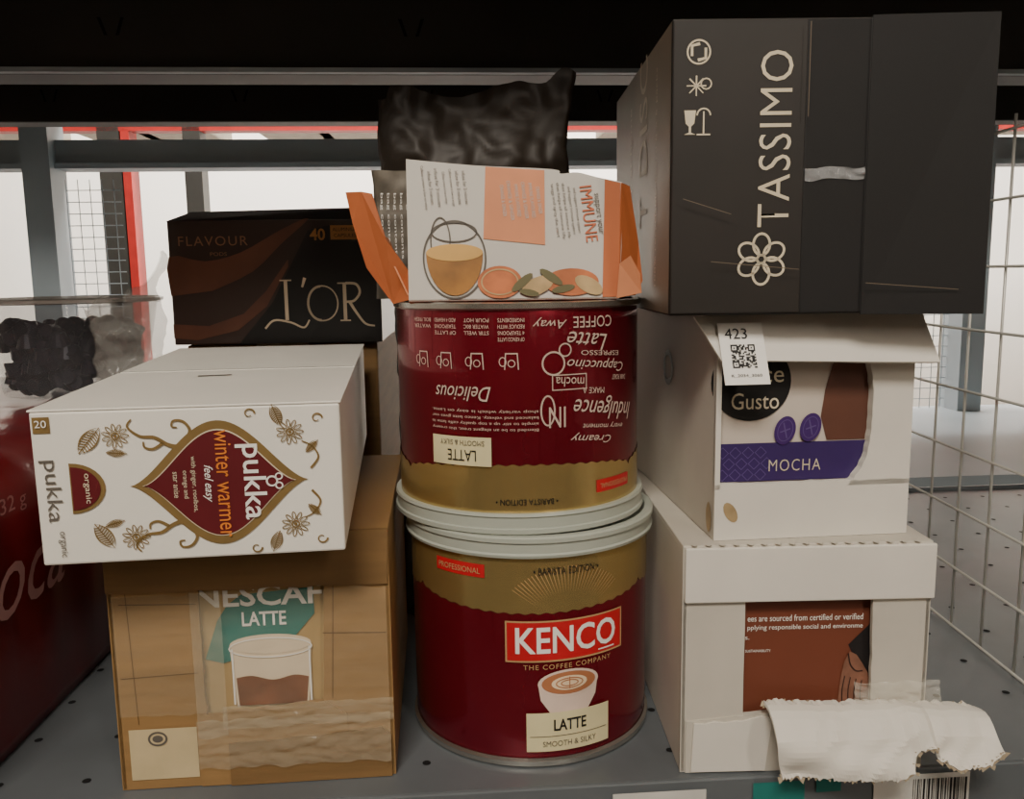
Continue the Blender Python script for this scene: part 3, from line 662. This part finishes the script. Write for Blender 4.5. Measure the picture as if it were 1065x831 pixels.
# ---------------------------------------------------------------- red multipack at left
rp=root('drinks_multipack',(-.31,.395,0.001),rz=2)
RC=mat('red_shrink',(110,18,24),.35,0,.35,12,coat=.3)
bm=bmesh.new()
Lp=[(-.26,0),(-.002,0),(0,.01),(-.001,.12),(-.006,.155),(-.022,.176),(-.05,.1825),(-.26,.1825)]
ny=40;G=[]
for j in range(ny+1):
    yy=.60*j/ny; row=[]
    for x,z in Lp:
        bul=.004*math.sin(j/ny*math.pi*9)**2 if x>-.03 else 0
        row.append(bm.verts.new((x+bul*(z>.01),yy,z+(.0 if z<.01 else noise.noise(Vector((x*20,yy*30,z*20)))*.002))))
    G.append(row)
for j in range(ny):
    for i in range(len(Lp)-1): bm.faces.new((G[j][i],G[j][i+1],G[j+1][i+1],G[j+1][i]))
bm.faces.new(G[0]);bm.faces.new(G[-1][::-1])
for j in range(ny): bm.faces.new((G[j][0],G[j+1][0],G[j+1][-1],G[j][-1]))
finish('shrink_wrap',bm,RC,rp,smooth=True,recalc=True)
RIGHT=Matrix.Translation((.0048,0,0))@Matrix.Rotation(math.pi/2,4,'Z')
CK=mat('script_white',(190,140,136),.5)
text('script_word','Coca',.12,.112,.13,.048,CK,rp,M=RIGHT,shear=.5,bold=.0)
text('price','32 g',.125,.155,.03,.013,CK,rp,M=RIGHT)
# ---------------------------------------------------------------- tub with dark pods
tu=root('plastic_tub',(-.425,.84,.185))
CLR=film('clear_plastic',(130,130,132),.70,.08,8,.1)
lathe('tub_wall',[(.062,.001),(.068,.03),(.078,.084),(.083,.086),(.083,.089),(.080,.089),(.0775,.086)],CLR,tu,cap=False)
lathe('tub_rim',[(.079,.086),(.084,.087),(.0845,.090),(.080,.091),(.079,.086)],film('rim_plastic',(200,195,185),.3,.2,20,.1),tu,cap=False)
bm=bmesh.new()
for k in range(190):
    a=random.uniform(0,6.28); rr=.060*math.sqrt(random.random()); z=random.uniform(.010,.064)
    rr=min(rr,.050+z*.12)
    Mx=Matrix.Translation((rr*math.cos(a),rr*math.sin(a),z))@Matrix.Rotation(random.uniform(0,3),4,'X')@Matrix.Rotation(random.uniform(0,3),4,'Z')
    bmesh.ops.create_cone(bm,cap_ends=True,segments=14,radius1=.0105,radius2=.006,depth=.012,matrix=Mx)
finish('coffee_pods',bm,mat('pod_dark',(46,42,56),.35,.3,.6,30),tu)
bg=root('clear_plastic_bag',(-.336,.76,.186),rz=8)
pouch('bag_body',.066,.112,.03,film('bag_film',(190,187,180),.70,.10,60,.8),bg,seed=20,amp=.012,top=lambda u:.78+.36*max(0,u)+.05*math.sin(u*9),nu=24)
# ---------------------------------------------------------------- lights
def area(name,loc,tgt,e,size,col,sy=None):
    l=bpy.data.lights.new(name,'AREA'); l.energy=e; l.size=size; l.color=col
    if sy: l.shape='RECTANGLE'; l.size_y=sy
    o=bpy.data.objects.new(name,l); COL.objects.link(o); o.location=loc
    o.rotation_euler=(Vector(tgt)-Vector(loc)).to_track_quat('-Z','Y').to_euler(); return o
area('aisle_lamp',(-.25,-1.0,1.65),(0,.5,.15),42,.7,(1,.92,.81),.4)
area('added_front_fill',(1.1,-1.6,1.3),(0,.5,.2),12,.15,(1,.90,.78),.9)  # added fill to lift the dark front areas, no actual lamp there
area('next_aisle_lamp',(-1.2,3.0,2.2),(-1,5,.3),260,2.2,(1,.95,.88),.6)
area('next_aisle_lamp.001',(1.6,3.0,2.2),(1.5,5,.3),260,2.2,(1,.95,.88),.6)
area('rear_rack_lamp',(0,2.5,2.2),(0,1.6,0),60,2.0,(1,.95,.88),.5)
w=bpy.data.worlds.new('world'); S.world=w; w.use_nodes=True
w.node_tree.nodes['Background'].inputs[0].default_value=(.9,.8,.65,1); w.node_tree.nodes['Background'].inputs[1].default_value=.05
